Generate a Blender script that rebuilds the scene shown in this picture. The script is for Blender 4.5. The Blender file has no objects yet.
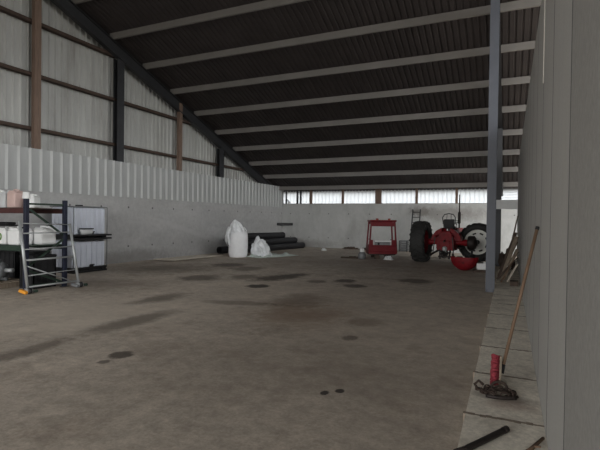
import bpy, bmesh, math, random
from mathutils import Vector, Matrix, Euler, noise as mnoise
S = bpy.context.scene
COL = S.collection
PI = math.pi
R = math.radians
rnd = random.Random(7)

# ------------------------------------------------------------------ helpers
class MB:
    """collects shapes into one mesh"""
    def __init__(s): s.bm = bmesh.new(); s.mi = 0
    def _fin(s, geom_verts, M):
        if M is not None: bmesh.ops.transform(s.bm, matrix=M, verts=geom_verts)
    def box(s, c, d, rot=(0, 0, 0), bev=0.0, seg=1):
        t = bmesh.new(); bmesh.ops.create_cube(t, size=1)
        bmesh.ops.scale(t, vec=d, verts=t.verts)
        if bev > 0: bmesh.ops.bevel(t, geom=t.edges[:], offset=min(bev, min(d) * .45), segments=seg, affect='EDGES', profile=.5)
        bmesh.ops.transform(t, matrix=Matrix.Translation(c) @ Euler(rot).to_matrix().to_4x4(), verts=t.verts)
        s.add(t); return s
    def add(s, t):
        mp = {}
        for v in t.verts: mp[v] = s.bm.verts.new(v.co)
        for f in t.faces:
            try:
                n = s.bm.faces.new([mp[v] for v in f.verts]); n.smooth = f.smooth; n.material_index = s.mi
            except ValueError: pass
        t.free()
    def bar(s, a, b, w, h=None, bev=0.0, up=(0, 0, 1)):
        """rectangular bar from a to b"""
        a, b = Vector(a), Vector(b); h = h or w
        z = (b - a); L = z.length; z.normalize()
        u = Vector(up)
        if abs(u.dot(z)) > .98: u = Vector((0, 1, 0))
        x = u.cross(z).normalized(); y = z.cross(x)
        M = Matrix((x, y, z)).transposed().to_4x4(); M.translation = (a + b) / 2
        t = bmesh.new(); bmesh.ops.create_cube(t, size=1); bmesh.ops.scale(t, vec=(w, h, L), verts=t.verts)
        if bev > 0: bmesh.ops.bevel(t, geom=t.edges[:], offset=bev, segments=1, affect='EDGES')
        bmesh.ops.transform(t, matrix=M, verts=t.verts); s.add(t); return s
    def tube(s, pts, r, n=10, cap=True, r1=None, closed=False):
        pts = [Vector(p) for p in pts]; m = len(pts); rings = []
        up = Vector((0, 0, 1))
        for i, p in enumerate(pts):
            if closed: d = pts[(i + 1) % m] - pts[i - 1]
            else: d = pts[min(i + 1, m - 1)] - pts[max(i - 1, 0)]
            d.normalize()
            if i == 0:
                u = up if abs(d.dot(up)) < .9 else Vector((1, 0, 0))
                x = u.cross(d).normalized()
            else:
                x = (x - d * x.dot(d)).normalized()
            y = d.cross(x)
            rr = r if r1 is None else r + (r1 - r) * i / (m - 1)
            if isinstance(r, (list, tuple)): rr = r[i]
            rings.append([s.bm.verts.new(p + (x * math.cos(2 * PI * k / n) + y * math.sin(2 * PI * k / n)) * rr) for k in range(n)])
        for i in range(m if closed else m - 1):
            A, B = rings[i], rings[(i + 1) % m]
            for k in range(n):
                f = s.bm.faces.new((A[k], A[(k + 1) % n], B[(k + 1) % n], B[k])); f.smooth = True; f.material_index = s.mi
        if cap and not closed:
            f = s.bm.faces.new(rings[0][::-1]); f.material_index = s.mi
            f = s.bm.faces.new(rings[-1]); f.material_index = s.mi
        return s
    def lathe(s, prof, n=32, c=(0, 0, 0), axis='Z', rot=None, close=False, smooth=True):
        """prof list of (r,z); revolves"""
        rings = []
        M = {'Z': Matrix.Identity(3), 'X': Matrix(((0, 0, 1), (0, 1, 0), (-1, 0, 0))), 'Y': Matrix(((1, 0, 0), (0, 0, 1), (0, -1, 0)))}[axis]
        if rot is not None: M = Euler(rot).to_matrix() @ M
        c = Vector(c)
        for r, z in prof:
            if r < 1e-6: rings.append([s.bm.verts.new(c + M @ Vector((0, 0, z)))])
            else: rings.append([s.bm.verts.new(c + M @ Vector((r * math.cos(2 * PI * k / n), r * math.sin(2 * PI * k / n), z))) for k in range(n)])
        pr = list(zip(rings, rings[1:]))
        if close: pr.append((rings[-1], rings[0]))
        for A, B in pr:
            for k in range(n):
                k2 = (k + 1) % n
                if len(A) == 1 and len(B) == 1: continue
                if len(A) == 1: vs = (A[0], B[k2], B[k])
                elif len(B) == 1: vs = (A[k], A[k2], B[0])
                else: vs = (A[k], A[k2], B[k2], B[k])
                f = s.bm.faces.new(vs); f.smooth = smooth; f.material_index = s.mi
        return s
    def prism(s, poly, a0, a1, axis='X'):
        """poly of 2D points extruded along axis. X:(y,z) Y:(x,z) Z:(x,y)"""
        def P(u, v, a): return {'X': (a, u, v), 'Y': (u, a, v), 'Z': (u, v, a)}[axis]
        A = [s.bm.verts.new(P(u, v, a0)) for u, v in poly]; B = [s.bm.verts.new(P(u, v, a1)) for u, v in poly]
        n = len(poly)
        fs = [s.bm.faces.new(A[::-1]), s.bm.faces.new(B)]
        for i in range(n): fs.append(s.bm.faces.new((A[i], A[(i + 1) % n], B[(i + 1) % n], B[i])))
        for f in fs: f.material_index = s.mi
        return s
    def grid(s, nu, nv, fn, smooth=True, closeu=False):
        V = [[s.bm.verts.new(fn(u, v)) for v in range(nv)] for u in range(nu)]
        for u in range(nu if closeu else nu - 1):
            for v in range(nv - 1):
                f = s.bm.faces.new((V[u][v], V[(u + 1) % nu][v], V[(u + 1) % nu][v + 1], V[u][v + 1])); f.smooth = smooth; f.material_index = s.mi
        return s
    def xf(s, M):
        bmesh.ops.transform(s.bm, matrix=M, verts=s.bm.verts[:]); return s
    def warp(s, fn):
        for v in s.bm.verts: v.co = Vector(fn(v.co.copy()))
        return s
    def build(s, name, mat, parent=None, loc=None, solid=0.0, label=None):
        bmesh.ops.recalc_face_normals(s.bm, faces=s.bm.faces[:])
        me = bpy.data.meshes.new(name); s.bm.to_mesh(me); s.bm.free()
        for m in (mat if isinstance(mat, (list, tuple)) else [mat]): me.materials.append(m)
        o = bpy.data.objects.new(name, me); COL.objects.link(o)
        if parent: o.parent = parent
        if loc: o.location = loc
        if solid:
            md = o.modifiers.new('thickness', 'SOLIDIFY'); md.thickness = solid; md.offset = 0
        if label: o['label'] = label
        return o

def tag(o, label, cat, group=None, kind=None):
    o['label'] = label; o['category'] = cat
    if group: o['group'] = group
    if kind: o['kind'] = kind
    return o
def thing(name, loc, label, cat, group=None, rz=0.0, rot=None):
    o = bpy.data.objects.new(name, None); COL.objects.link(o)
    o.empty_display_size = .1
    o.location = loc; o.rotation_euler = rot or (0, 0, rz)
    return tag(o, label, cat, group)
def copy_tree(o, parent=None):
    c = o.copy(); COL.objects.link(c)
    if parent: c.parent = parent
    for ch in list(o.children): copy_tree(ch, c)
    return c

# ------------------------------------------------------------------ materials
def srgb(r, g, b):
    f = lambda c: (c / 255) / 12.92 if c / 255 <= .04045 else ((c / 255 + .055) / 1.055) ** 2.4
    return (f(r), f(g), f(b), 1)
_M = {}
def mat(name, rgb, rough=.6, metal=0.0, var=.12, scale=6.0, bump=0.0, dirt=None, dirt_amt=.0, dirt_scale=2.5, world=False, spec=.4, stretch=None, trans=0.0):
    if name in _M: return _M[name]
    m = bpy.data.materials.new(name); m.use_nodes = True; nt = m.node_tree; N = nt.nodes; L = nt.links
    b = N['Principled BSDF']; b.inputs['Roughness'].default_value = rough; b.inputs['Metallic'].default_value = metal
    b.inputs['Specular IOR Level'].default_value = spec
    if world:
        g = N.new('ShaderNodeNewGeometry'); src = g.outputs['Position']
    else:
        g = N.new('ShaderNodeTexCoord'); src = g.outputs['Object']
    if stretch:
        mp = N.new('ShaderNodeMapping'); mp.inputs['Scale'].default_value = stretch; L.new(src, mp.inputs['Vector']); src = mp.outputs[0]
    n1 = N.new('ShaderNodeTexNoise'); n1.inputs['Scale'].default_value = scale; n1.inputs['Detail'].default_value = 6; n1.inputs['Roughness'].default_value = .62
    L.new(src, n1.inputs['Vector'])
    c = srgb(*rgb); hi = [min(1, x * (1 + var)) for x in c[:3]] + [1]; lo = [x * (1 - var) for x in c[:3]] + [1]
    rp = N.new('ShaderNodeValToRGB'); rp.color_ramp.elements[0].position = .3; rp.color_ramp.elements[1].position = .7
    rp.color_ramp.elements[0].color = lo; rp.color_ramp.elements[1].color = hi
    L.new(n1.outputs['Fac'], rp.inputs['Fac']); out = rp.outputs['Color']
    if dirt:
        n2 = N.new('ShaderNodeTexNoise'); n2.inputs['Scale'].default_value = dirt_scale; n2.inputs['Detail'].default_value = 8; n2.inputs['Roughness'].default_value = .7
        L.new(src, n2.inputs['Vector'])
        mr = N.new('ShaderNodeMapRange'); mr.inputs['From Min'].default_value = .5; mr.inputs['From Max'].default_value = .7; mr.inputs['To Max'].default_value = dirt_amt
        L.new(n2.outputs['Fac'], mr.inputs['Value'])
        mx = N.new('ShaderNodeMixRGB'); mx.inputs['Color2'].default_value = srgb(*dirt)
        L.new(mr.outputs[0], mx.inputs['Fac']); L.new(out, mx.inputs['Color1']); out = mx.outputs['Color']
    L.new(out, b.inputs['Base Color'])
    if bump > 0:
        bp = N.new('ShaderNodeBump'); bp.inputs['Strength'].default_value = bump; bp.inputs['Distance'].default_value = .02
        L.new(n1.outputs['Fac'], bp.inputs['Height']); L.new(bp.outputs[0], b.inputs['Normal'])
    if trans > 0:
        tr = N.new('ShaderNodeBsdfTranslucent'); L.new(out, tr.inputs['Color'])
        ms = N.new('ShaderNodeMixShader'); ms.inputs['Fac'].default_value = trans
        L.new(b.outputs[0], ms.inputs[1]); L.new(tr.outputs[0], ms.inputs[2]); L.new(ms.outputs[0], N['Material Output'].inputs['Surface'])
    m['nodes_out'] = 0
    _M[name] = m
    return m

def blotches(m, spots, world=True):
    """stains with a shape of their own: (cx,cy,cz, rx,ry,rz, angle_z, strength, rgb, softness, plane) mixed over the base colour"""
    nt = m.node_tree; N = nt.nodes; L = nt.links; b = N['Principled BSDF']
    out = b.inputs['Base Color'].links[0].from_socket
    g = N.new('ShaderNodeNewGeometry')
    nz = N.new('ShaderNodeTexNoise'); nz.inputs['Scale'].default_value = 1.6; nz.inputs['Detail'].default_value = 7; nz.inputs['Roughness'].default_value = .65
    L.new(g.outputs['Position'], nz.inputs['Vector'])
    nz2 = N.new('ShaderNodeTexNoise'); nz2.inputs['Scale'].default_value = 8.0; nz2.inputs['Detail'].default_value = 6; nz2.inputs['Roughness'].default_value = .7
    L.new(g.outputs['Position'], nz2.inputs['Vector'])
    for (c, r, a, st, rgb, soft) in spots:
        mp = N.new('ShaderNodeMapping'); mp.vector_type = 'TEXTURE'
        mp.inputs['Location'].default_value = c; mp.inputs['Rotation'].default_value = a if isinstance(a, tuple) else (0, 0, a); mp.inputs['Scale'].default_value = r
        L.new(g.outputs['Position'], mp.inputs['Vector'])
        ln = N.new('ShaderNodeVectorMath'); ln.operation = 'LENGTH'; L.new(mp.outputs[0], ln.inputs[0])
        ad = N.new('ShaderNodeMath'); ad.operation = 'MULTIPLY_ADD'; L.new(nz.outputs['Fac'], ad.inputs[0]); ad.inputs[1].default_value = 1.5; L.new(ln.outputs['Value'], ad.inputs[2])
        ad2 = N.new('ShaderNodeMath'); ad2.operation = 'MULTIPLY_ADD'; L.new(nz2.outputs['Fac'], ad2.inputs[0]); ad2.inputs[1].default_value = 1.2; L.new(ad.outputs[0], ad2.inputs[2])
        mr = N.new('ShaderNodeMapRange'); mr.interpolation_type = 'SMOOTHSTEP'
        mr.inputs['From Min'].default_value = 2.35 - soft; mr.inputs['From Max'].default_value = 2.35 + soft * .5
        mr.inputs['To Min'].default_value = st; mr.inputs['To Max'].default_value = 0
        L.new(ad2.outputs[0], mr.inputs['Value'])
        mx = N.new('ShaderNodeMixRGB'); mx.inputs['Color2'].default_value = srgb(*rgb); L.new(mr.outputs[0], mx.inputs['Fac']); L.new(out, mx.inputs['Color1']); out = mx.outputs['Color']
    L.new(out, b.inputs['Base Color'])

def tie_holes(m, axis, step, off, zs, rad=.035, col=(55, 54, 54)):
    """formwork tie holes cast into a concrete wall"""
    nt = m.node_tree; N = nt.nodes; L = nt.links; b = N['Principled BSDF']
    out = b.inputs['Base Color'].links[0].from_socket
    g = N.new('ShaderNodeNewGeometry'); sp = N.new('ShaderNodeSeparateXYZ'); L.new(g.outputs['Position'], sp.inputs[0])
    def mth(op, *a):
        n = N.new('ShaderNodeMath'); n.operation = op
        for i, x in enumerate(a):
            if isinstance(x, (int, float)): n.inputs[i].default_value = x
            else: L.new(x, n.inputs[i])
        return n.outputs[0]
    u = mth('SUBTRACT', mth('PINGPONG', mth('SUBTRACT', sp.outputs[axis], off), step / 2), 0.0)
    best = None
    for z in zs:
        dz = mth('SUBTRACT', sp.outputs['Z'], z)
        d = mth('SQRT', mth('ADD', mth('MULTIPLY', u, u), mth('MULTIPLY', dz, dz)))
        best = d if best is None else mth('MINIMUM', best, d)
    f = N.new('ShaderNodeMapRange'); f.inputs['From Min'].default_value = rad * .7; f.inputs['From Max'].default_value = rad * 1.4; f.inputs['To Min'].default_value = .85; f.inputs['To Max'].default_value = 0
    L.new(best, f.inputs['Value'])
    mx = N.new('ShaderNodeMixRGB'); mx.inputs['Color2'].default_value = srgb(*col); L.new(f.outputs[0], mx.inputs['Fac']); L.new(out, mx.inputs['Color1'])
    # form-panel joints
    L.new(mx.outputs['Color'], b.inputs['Base Color'])

def mats():
    pass
M_floor = mat('dirty_concrete_floor', (182, 171, 158), .72, var=.16, scale=.9, bump=.12, dirt=(136, 121, 108), dirt_amt=.6, dirt_scale=1.3, world=True, spec=.35)
M_wallL = mat('left_concrete', (172, 172, 172), .8, var=.12, scale=1.4, bump=.05, dirt=(138, 137, 135), dirt_amt=.5, dirt_scale=.7, world=True, stretch=(1, .6, 1.6))
M_wallB = mat('back_concrete', (178, 179, 178), .8, var=.08, scale=1.2, bump=.05, dirt=(140, 139, 136), dirt_amt=.5, dirt_scale=.8, world=True, stretch=(1.2, 1, .5))
M_wallR = mat('right_concrete', (168, 166, 162), .8, var=.06, scale=2.2, bump=.05, dirt=(146, 142, 136), dirt_amt=.35, dirt_scale=2.2, world=True, stretch=(1, 1.5, .4))
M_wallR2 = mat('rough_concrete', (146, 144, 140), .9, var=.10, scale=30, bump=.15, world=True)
M_kerb = mat('kerb_concrete', (220, 213, 200), .85, var=.14, scale=3.5, bump=.25, dirt=(165, 156, 144), dirt_amt=.6, dirt_scale=3.0, world=True)
M_clad = mat('cladding_steel', (170, 171, 169), .5, .1, var=.1, scale=1.0, dirt=(122, 118, 112), dirt_amt=.5, dirt_scale=.9, world=True, stretch=(1, 2, .35))
M_liner = mat('liner_steel', (168, 170, 170), .45, .1, var=.07, scale=1.5, world=True, stretch=(1, 2, .5))
M_roof = mat('roof_sheet', (55, 50, 50), .7, 0, var=.2, scale=1.2, world=True)
M_purlin = mat('galvanised_purlin', (120, 117, 114), .6, .0, var=.08, scale=2, world=True)
M_dark = mat('dark_steel', (52, 53, 56), .5, .2, var=.15, scale=3)
M_col = mat('grey_blue_steel', (84, 87, 95), .5, .1, var=.08, scale=3)
M_wood = mat('timber_brown', (112, 94, 83), .8, var=.2, scale=4, stretch=(6, 6, .6))
M_girt = mat('girt_timber', (66, 53, 46), .8, var=.2, scale=4)
M_woodg = mat('grey_timber', (128, 116, 102), .85, var=.25, scale=5, stretch=(4, 4, .6))
M_bark = mat('dark_timber', (78, 66, 58), .9, var=.3, scale=7)
M_win = mat('translucent_sheet', (160, 164, 168), .5, 0, var=.04, scale=2, trans=.6)
M_white = mat('white_plastic', (225, 226, 226), .45, var=.05, scale=3)
M_whited = mat('white_plastic_dusty', (200, 202, 204), .5, var=.08, scale=3)
M_bag = mat('white_woven_bag', (232, 233, 236), .7, var=.05, scale=5)
M_film = mat('clear_film', (226, 229, 232), .35, var=.12, scale=8)
M_filmg = mat('pale_green_film', (206, 216, 210), .45, var=.18, scale=9)
M_black = mat('black_plastic', (30, 30, 32), .55, var=.2, scale=5)
M_pipe = mat('black_pipe', (34, 34, 37), .5, var=.2, scale=3)
M_tyre = mat('tyre_rubber', (50, 50, 49), .75, var=.25, scale=5)
M_red = mat('red_paint', (120, 16, 26), .55, .0, var=.25, scale=4, spec=.25, dirt=(36, 18, 18), dirt_amt=.8, dirt_scale=5)
M_redcab = mat('cab_red_paint', (106, 21, 30), .4, 0, var=.12, scale=4, dirt=(110, 36, 40), dirt_amt=.4)
M_greasy = mat('greasy_iron', (46, 40, 38), .55, .4, var=.35, scale=8)
M_rim = mat('silver_rim', (222, 222, 216), .5, 0, var=.08, scale=4)
M_alu = mat('aluminium', (168, 171, 172), .4, .4, var=.08, scale=5)
M_blue = mat('rack_blue', (32, 36, 54), .5, .1, var=.12, scale=4)
M_green = mat('brace_green', (42, 58, 48), .55, .1, var=.15, scale=4)
M_beam = mat('rack_beam_maroon', (74, 42, 40), .55, .1, var=.2, scale=4)
M_pink = mat('dusty_pink_plastic', (196, 170, 164), .5, var=.08, scale=4)
M_orange = mat('orange_caster', (222, 150, 46), .5, var=.08, scale=5)
M_ply = mat('pale_plywood', (218, 208, 194), .8, var=.12, scale=3)
M_lgreen = mat('leaf_green_print', (96, 128, 66), .6, var=.1, scale=4)
M_rust = mat('rusty_iron', (60, 49, 43), .8, .3, var=.35, scale=14)
M_brush = mat('red_bristle', (132, 46, 57), .8, var=.3, scale=30)
M_handle = mat('broom_wood', (112, 90, 72), .7, var=.2, scale=4)
M_tank = mat('tank_white', (205, 210, 222), .45, var=.05, scale=2)
M_mortar = mat('dirty_joint', (132, 120, 107), .9, var=.3, scale=12)
M_motor = mat('grey_cast_iron', (120, 122, 124), .5, .3, var=.2, scale=6)
M_seal = mat('joint_sealant', (182, 178, 170), .7, var=.08, scale=4)
M_glassy = mat('lamp_glass', (150, 60, 40), .3, var=.05, scale=4)

tie_holes(M_wallL, 'Y', 1.30, .35, (.62, 2.12))
tie_holes(M_wallB, 'X', 1.30, .2, (.62, 2.1), rad=.03)
def speckle(m, scale, amt, stretch=(1, 1, 1)):
    nt = m.node_tree; N = nt.nodes; L = nt.links; b = N['Principled BSDF']; out = b.inputs['Base Color'].links[0].from_socket
    g = N.new('ShaderNodeNewGeometry'); mp = N.new('ShaderNodeMapping'); mp.inputs['Scale'].default_value = stretch; L.new(g.outputs['Position'], mp.inputs['Vector'])
    n = N.new('ShaderNodeTexNoise'); n.inputs['Scale'].default_value = scale; n.inputs['Detail'].default_value = 9; n.inputs['Roughness'].default_value = .75; L.new(mp.outputs[0], n.inputs['Vector'])
    r = N.new('ShaderNodeMapRange'); r.inputs['From Min'].default_value = .3; r.inputs['From Max'].default_value = .7; r.inputs['To Min'].default_value = 1 - amt; r.inputs['To Max'].default_value = 1 + amt; L.new(n.outputs['Fac'], r.inputs['Value'])
    h = N.new('ShaderNodeVectorMath'); h.operation = 'SCALE'; L.new(out, h.inputs[0]); L.new(r.outputs[0], h.inputs['Scale']); L.new(h.outputs[0], b.inputs['Base Color'])
speckle(M_floor, 5.5, .30); speckle(M_floor, 28, .22); speckle(M_kerb, 22, .25); speckle(M_wallL, 6, .12); speckle(M_wallR, 60, .10); speckle(M_wallB, 5, .07)
DK = (74, 64, 56)
blotches(M_floor, [   # centre, radii, angle, strength, colour, softness
    ((-7.0, 6.0, 0), (2.6, 1.6, 1), .6, .55, (210, 198, 183), 1.0),
    ((-6.2, 5.3, 0), (1.5, .5, 1), .9, .4, (216, 205, 190), .9),
    ((-1.6, 8.0, 0), (3.2, 3.4, 1), .2, .35, (206, 192, 176), 1.3),
    ((-4.9, 10.0, 0), (3.0, 2.0, 1), .3, .3, (208, 195, 180), 1.2),
    ((-1.6, 4.8, 0), (2.2, 1.6, 1), .2, .35, (112, 101, 92), 1.2),
    ((-4.44, 4.34, 0), (.15, .17, 1), .0, .8, (58, 50, 45), .3),
    ((-4.42, 4.03, 0), (.08, .09, 1), .0, .65, (62, 54, 48), .3),
    ((-5.63, 3.95, 0), (.22, .75, 1), .05, .6, DK, .55),
    ((-5.73, 5.85, 0), (.32, 1.15, 1), -.02, .65, DK, .6),
    ((-6.83, 7.75, 0), (.35, .85, 1), -.05, .65, DK, .6),
    ((-6.23, 12.35, 0), (.5, 1.2, 1), -.2, .85, (60, 51, 45), .5),
    ((-5.92, 10.37, 0), (.30, .33, 1), 0, .9, (48, 42, 38), .3),
    ((-9.56, 14.5, 0), (.7, .7, 1), .3, .75, (66, 57, 50), .5),
    ((-8.2, 10.95, 0), (.6, .75, 1), .3, .7, (68, 58, 51), .5),
    ((-7.2, 11.8, 0), (.5, .6, 1), .2, .6, DK, .5),
    ((-8.3, 13.8, 0), (.6, .8, 1), .2, .6, DK, .5),
    ((-3.46, 7.7, 0), (.95, 1.05, 1), .1, .55, (128, 98, 74), .8),
    ((-4.1, 9.0, 0), (.7, .9, 1), .1, .55, (98, 78, 64), .7),
    ((-4.26, 12.44, 0), (.34, .4, 1), .1, .8, (60, 52, 46), .4),
    ((-3.7, 11.64, 0), (.3, .35, 1), .1, .75, (62, 54, 48), .4),
    ((-4.9, 11.9, 0), (.3, .35, 1), .1, .6, (70, 60, 53), .4),
    ((-2.48, 13.5, 0), (.5, .6, 1), .1, .75, (70, 59, 50), .45),
    ((-5.05, 8.1, 0), (.8, .25, 1), .2, .5, (84, 72, 62), .5),
    ((-2.23, 7.6, 0), (.35, .4, 1), .1, .45, (104, 84, 66), .6),
    ((-1.67, 4.30, 0), (.05, .07, 1), .0, .9, (42, 38, 36), .25),
    ((-1.55, 4.42, 0), (.05, .06, 1), .0, .9, (42, 38, 36), .25),
    ((-2.13, 6.48, 0), (.12, .14, 1), .0, .6, (66, 57, 50), .3),
    ((-9.6, 8.6, 0), (1.6, 1.2, 1), .5, .55, (96, 82, 71), 1.0),
    ((-10.8, 12.4, 0), (1.9, 1.6, 1), .4, .65, (84, 73, 64), .9),
    ((-6.5, 17.5, 0), (5.5, 3.0, 1), .1, .4, (110, 97, 86), 1.2),
])
blotches(M_wallB, [
    ((-3.2, 26.5, 2.15), (1.9, .6, .42), (0, 0, 0), .5, (118, 112, 106), .6),
    ((-4.6, 26.5, 2.25), (.6, .6, .3), (0, 0, 0), .5, (112, 106, 100), .5),
    ((-8.6, 26.5, 1.3), (.18, .5, .7), (0, .1, 0), .35, (140, 138, 134), .6),
    ((-12.0, 26.5, .2), (3.0, .5, .3), (0, 0, 0), .4, (120, 116, 110), .6),
])
blotches(M_wallL, [
    ((-13.39, 16.5, 1.3), (.5, 2.4, .10), (R(-13), 0, 0), .5, (182, 182, 182), .6),
    ((-13.39, 17.4, 1.0), (.5, 2.0, .08), (R(-13), 0, 0), .45, (182, 182, 182), .6),
    ((-13.39, 12.2, 1.0), (.3, .05, .30), (0, 0, 0), .6, (205, 205, 203), .3),
    ((-13.39, 14.3, 1.55), (.3, .9, .06), (0, 0, 0), .35, (176, 176, 176), .5),
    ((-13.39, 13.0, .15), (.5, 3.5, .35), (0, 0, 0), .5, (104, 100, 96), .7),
])
blotches(M_kerb, [((.02, 4.55, .1), (.22, .16, .1), .3, .5, (128, 96, 86), .8), ((.0, 4.7, .1), (.3, .12, .1), .0, .5, (92, 82, 74), .6)])

# ------------------------------------------------------------------ dimensions
XL, YB, XR = -13.39, 26.51, .28          # inner faces: gable wall, back wall, dividing wall
YF, XE, RIDGE = -12.0, 6.5, 2.0           # open front, far side of the next bay, roof ridge
def pz(y): return 12.76 - .355 * y if y >= RIDGE else 12.76 - .355 * (2 * RIDGE - y)   # underside of the purlins
SL = math.atan(.355)
PH = .23                                 # purlin height (vertical)
def rz_(y): return pz(y) + PH + .01

# ------------------------------------------------------------------ setting
b = MB(); b.box((-3.5, (YF + YB) / 2 + .1, -.15), (21.5, YB - YF + .5, .3))
tag(b.build('floor', M_floor), 'stained earthen grey concrete floor of the shed', 'floor', kind='structure')

# gable wall: concrete below, ribbed liner strip above it, outer cladding behind the posts
b = MB(); b.box((XL - .18, (YF + YB) / 2 + .2, 1.265), (.36, YB - YF + .4, 2.53))
wl = tag(b.build('wall_left', M_wallL), 'grey cast concrete lower part of the gable wall', 'wall', kind='structure')
def ribbed(y0, y1, pitch, top, bottom, x, depth, crest=.05, slope=.02):
    pts = []; y = y0
    while y < y1:
        for dy, dx in ((0, 0), (pitch - crest - 1.3 * slope, 0), (pitch - crest - .3 * slope, depth), (pitch - .3 * slope, depth)):
            pts.append((min(y + dy, y1), x + dx))
        y += pitch
    return pts
def ribbed_sheet(pts, bottom, topf):
    m = MB()
    m.grid(len(pts), 2, lambda u, v: (pts[u][1], pts[u][0], bottom if v == 0 else topf(pts[u][0])), smooth=False)
    return m
tag(ribbed_sheet(ribbed(YF + .02, YB - .02, .24, 0, 0, XL - .50, .05, .018, .03), 2.45, lambda y: rz_(y) - .005).build('wall_gable', M_clad), 'grey ribbed outer steel cladding of the gable behind the posts', 'cladding', kind='structure')
tag(ribbed_sheet(ribbed(YF + .14, YB - .02, .36, 0, 0, XL + .012, .06, .025, .05), 2.50, lambda y: 3.82).build('trim_1', M_liner), 'pale ribbed steel strip along the top of the concrete gable wall', 'cladding', kind='structure')

# back wall
b = MB(); b.box(((XL + XE) / 2, YB + .15, 1.355), (XE - XL, .3, 2.71))
tag(b.build('wall_back', M_wallB), 'pale grey concrete back wall under a row of windows', 'wall', kind='structure')
# dividing wall of precast elements on the right, with their feet as a kerb
b = MB(); y = -3.1
edges = [2.80 + 1.18 * k for k in range(-5, 17)]
for a, c in zip(edges, edges[1:]):
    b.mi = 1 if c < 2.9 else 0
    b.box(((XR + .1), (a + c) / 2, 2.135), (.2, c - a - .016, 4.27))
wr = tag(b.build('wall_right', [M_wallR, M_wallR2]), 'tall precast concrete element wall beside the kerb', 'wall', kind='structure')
b = MB()
b.box((XR - .004, 5.16, 3.7), (.01, .022, 1.14))
b.build('joint_sealant', M_seal, wr)
b = MB()
for a in edges[1:-1]: b.box((XR + .094, a, 2.12), (.19, .02, 4.22))
b.build('panel_joint', M_dark, wr)
b = MB()
for a, c in zip(edges, edges[1:]):
    b.box(((XR - .34) / 2 + .01, (a + c) / 2 + .2, .05), (XR + .34 - .02, c - a - .022, .10))
kb = tag(b.build('kerb', M_kerb), 'pale concrete element feet forming a low kerb along the dividing wall', 'kerb', kind='structure')
b = MB(); rj = random.Random(4)
for a in edges[1:-1]:
    if a < 20.5:
        for k in range(14): b.box((-.315 + k * .0445, a + .2 + rj.uniform(-.008, .008), .049), (.05, rj.uniform(.024, .055), .1035))
b.build('joint_dirt', M_mortar, kb)
# unseen wall added along the neighbouring bay to control the side light
b = MB(); b.box((XE + .15, (YF + YB) / 2, .5), (.3, YB - YF, 1.0)); b.box((XE + .15, (YF + 3) / 2, 5.9), (.3, 3 - YF, 9.8))
tag(b.build('wall_side_added', M_clad), 'unseen wall added beyond the neighbouring bay to control the light', 'wall', kind='structure')

b = MB(); b.prism([(5.5, 0), (XE, 0), (XE, rz_(YF) - .02), (5.5, rz_(YF) - .02)], YF, YF + .2, 'Y')  # unseen wall strip, added to cut light coming through the open front
tag(b.build('wall_front_added', M_clad), 'unseen wall strip added behind the viewer to narrow the light opening', 'wall', kind='structure')
# roof sheets, ribs running down the slope
def roofsheet():
    m = MB(); xs = []; x = XL - .52
    while x < XE + .3:
        for dx, dz in ((0, 0), (.12, 0), (.14, .035), (.18, .035)): xs.append((x + dx, dz))
        x += .20
    ys = [YB + .45, RIDGE, YF - .2]
    m.grid(len(xs), 3, lambda u, v: (xs[u][0], ys[v], rz_(ys[v]) + xs[u][1] + .0), smooth=False)
    return m
tag(roofsheet().build('ceiling', M_roof), 'dark ribbed steel roof sheeting over the purlins', 'roof', kind='structure')

# windows: translucent ribbed sheets between the timber posts on the back wall
def window(i, x0, x1, horiz=False):
    m = MB()
    if horiz:
        pts = []; z = 2.72
        while z < 3.52: pts += [(z, 0), (z + .10, 0), (z + .115, .03), (z + .13, .03)]; z += .16
        m.grid(2, len(pts), lambda u, v: (x0 if u == 0 else x1, YB + .26 - pts[v][1], pts[v][0]), smooth=False)
    else:
        pts = []; x = x0
        while x < x1:
            for dx, dy in ((0, 0), (.16, 0), (.18, .03), (.22, .03)): pts.append((min(x + dx, x1), dy))
            x += .24
        m.grid(len(pts), 2, lambda u, v: (pts[u][0], YB + .26 - pts[u][1], 2.70 if v == 0 else 3.62), smooth=False)
    o = m.build('window_%d' % i, M_win)
    tag(o, WL[i - 1], 'window', kind='structure')
    f = MB(); f.box(((x0 + x1) / 2, YB + .2, 2.725), (x1 - x0, .16, .03)); f.build('sill', M_girt, o)
WL = ['translucent window nearest the gable wall corner', 'narrow translucent window next to the double steel post', 'translucent window between slim timber posts above the black pipes',
      'translucent window left of the widest timber post', 'translucent window above the red tractor cab', 'translucent window above the ladder and rear tractor tyre',
      'translucent window above the silver wheel', 'horizontally ribbed window beside the dividing wall']
wx = [-13.87, -12.27, -11.43, -9.31, -7.10, -4.87, -2.70, -.42]
for i in range(7): window(i + 1, wx[i], wx[i + 1])
window(8, -.42, 6.4, True)
b = MB(); b.box(((XL + XE) / 2, YB + .06, 3.66), (XE - XL, .12, .16)); b.box(((XL + XE) / 2, YB - .01, 3.70), (XE - XL, .06, .06))
tag(b.build('header_beam', M_girt), 'brown timber header running above the back windows', 'beam')

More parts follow.
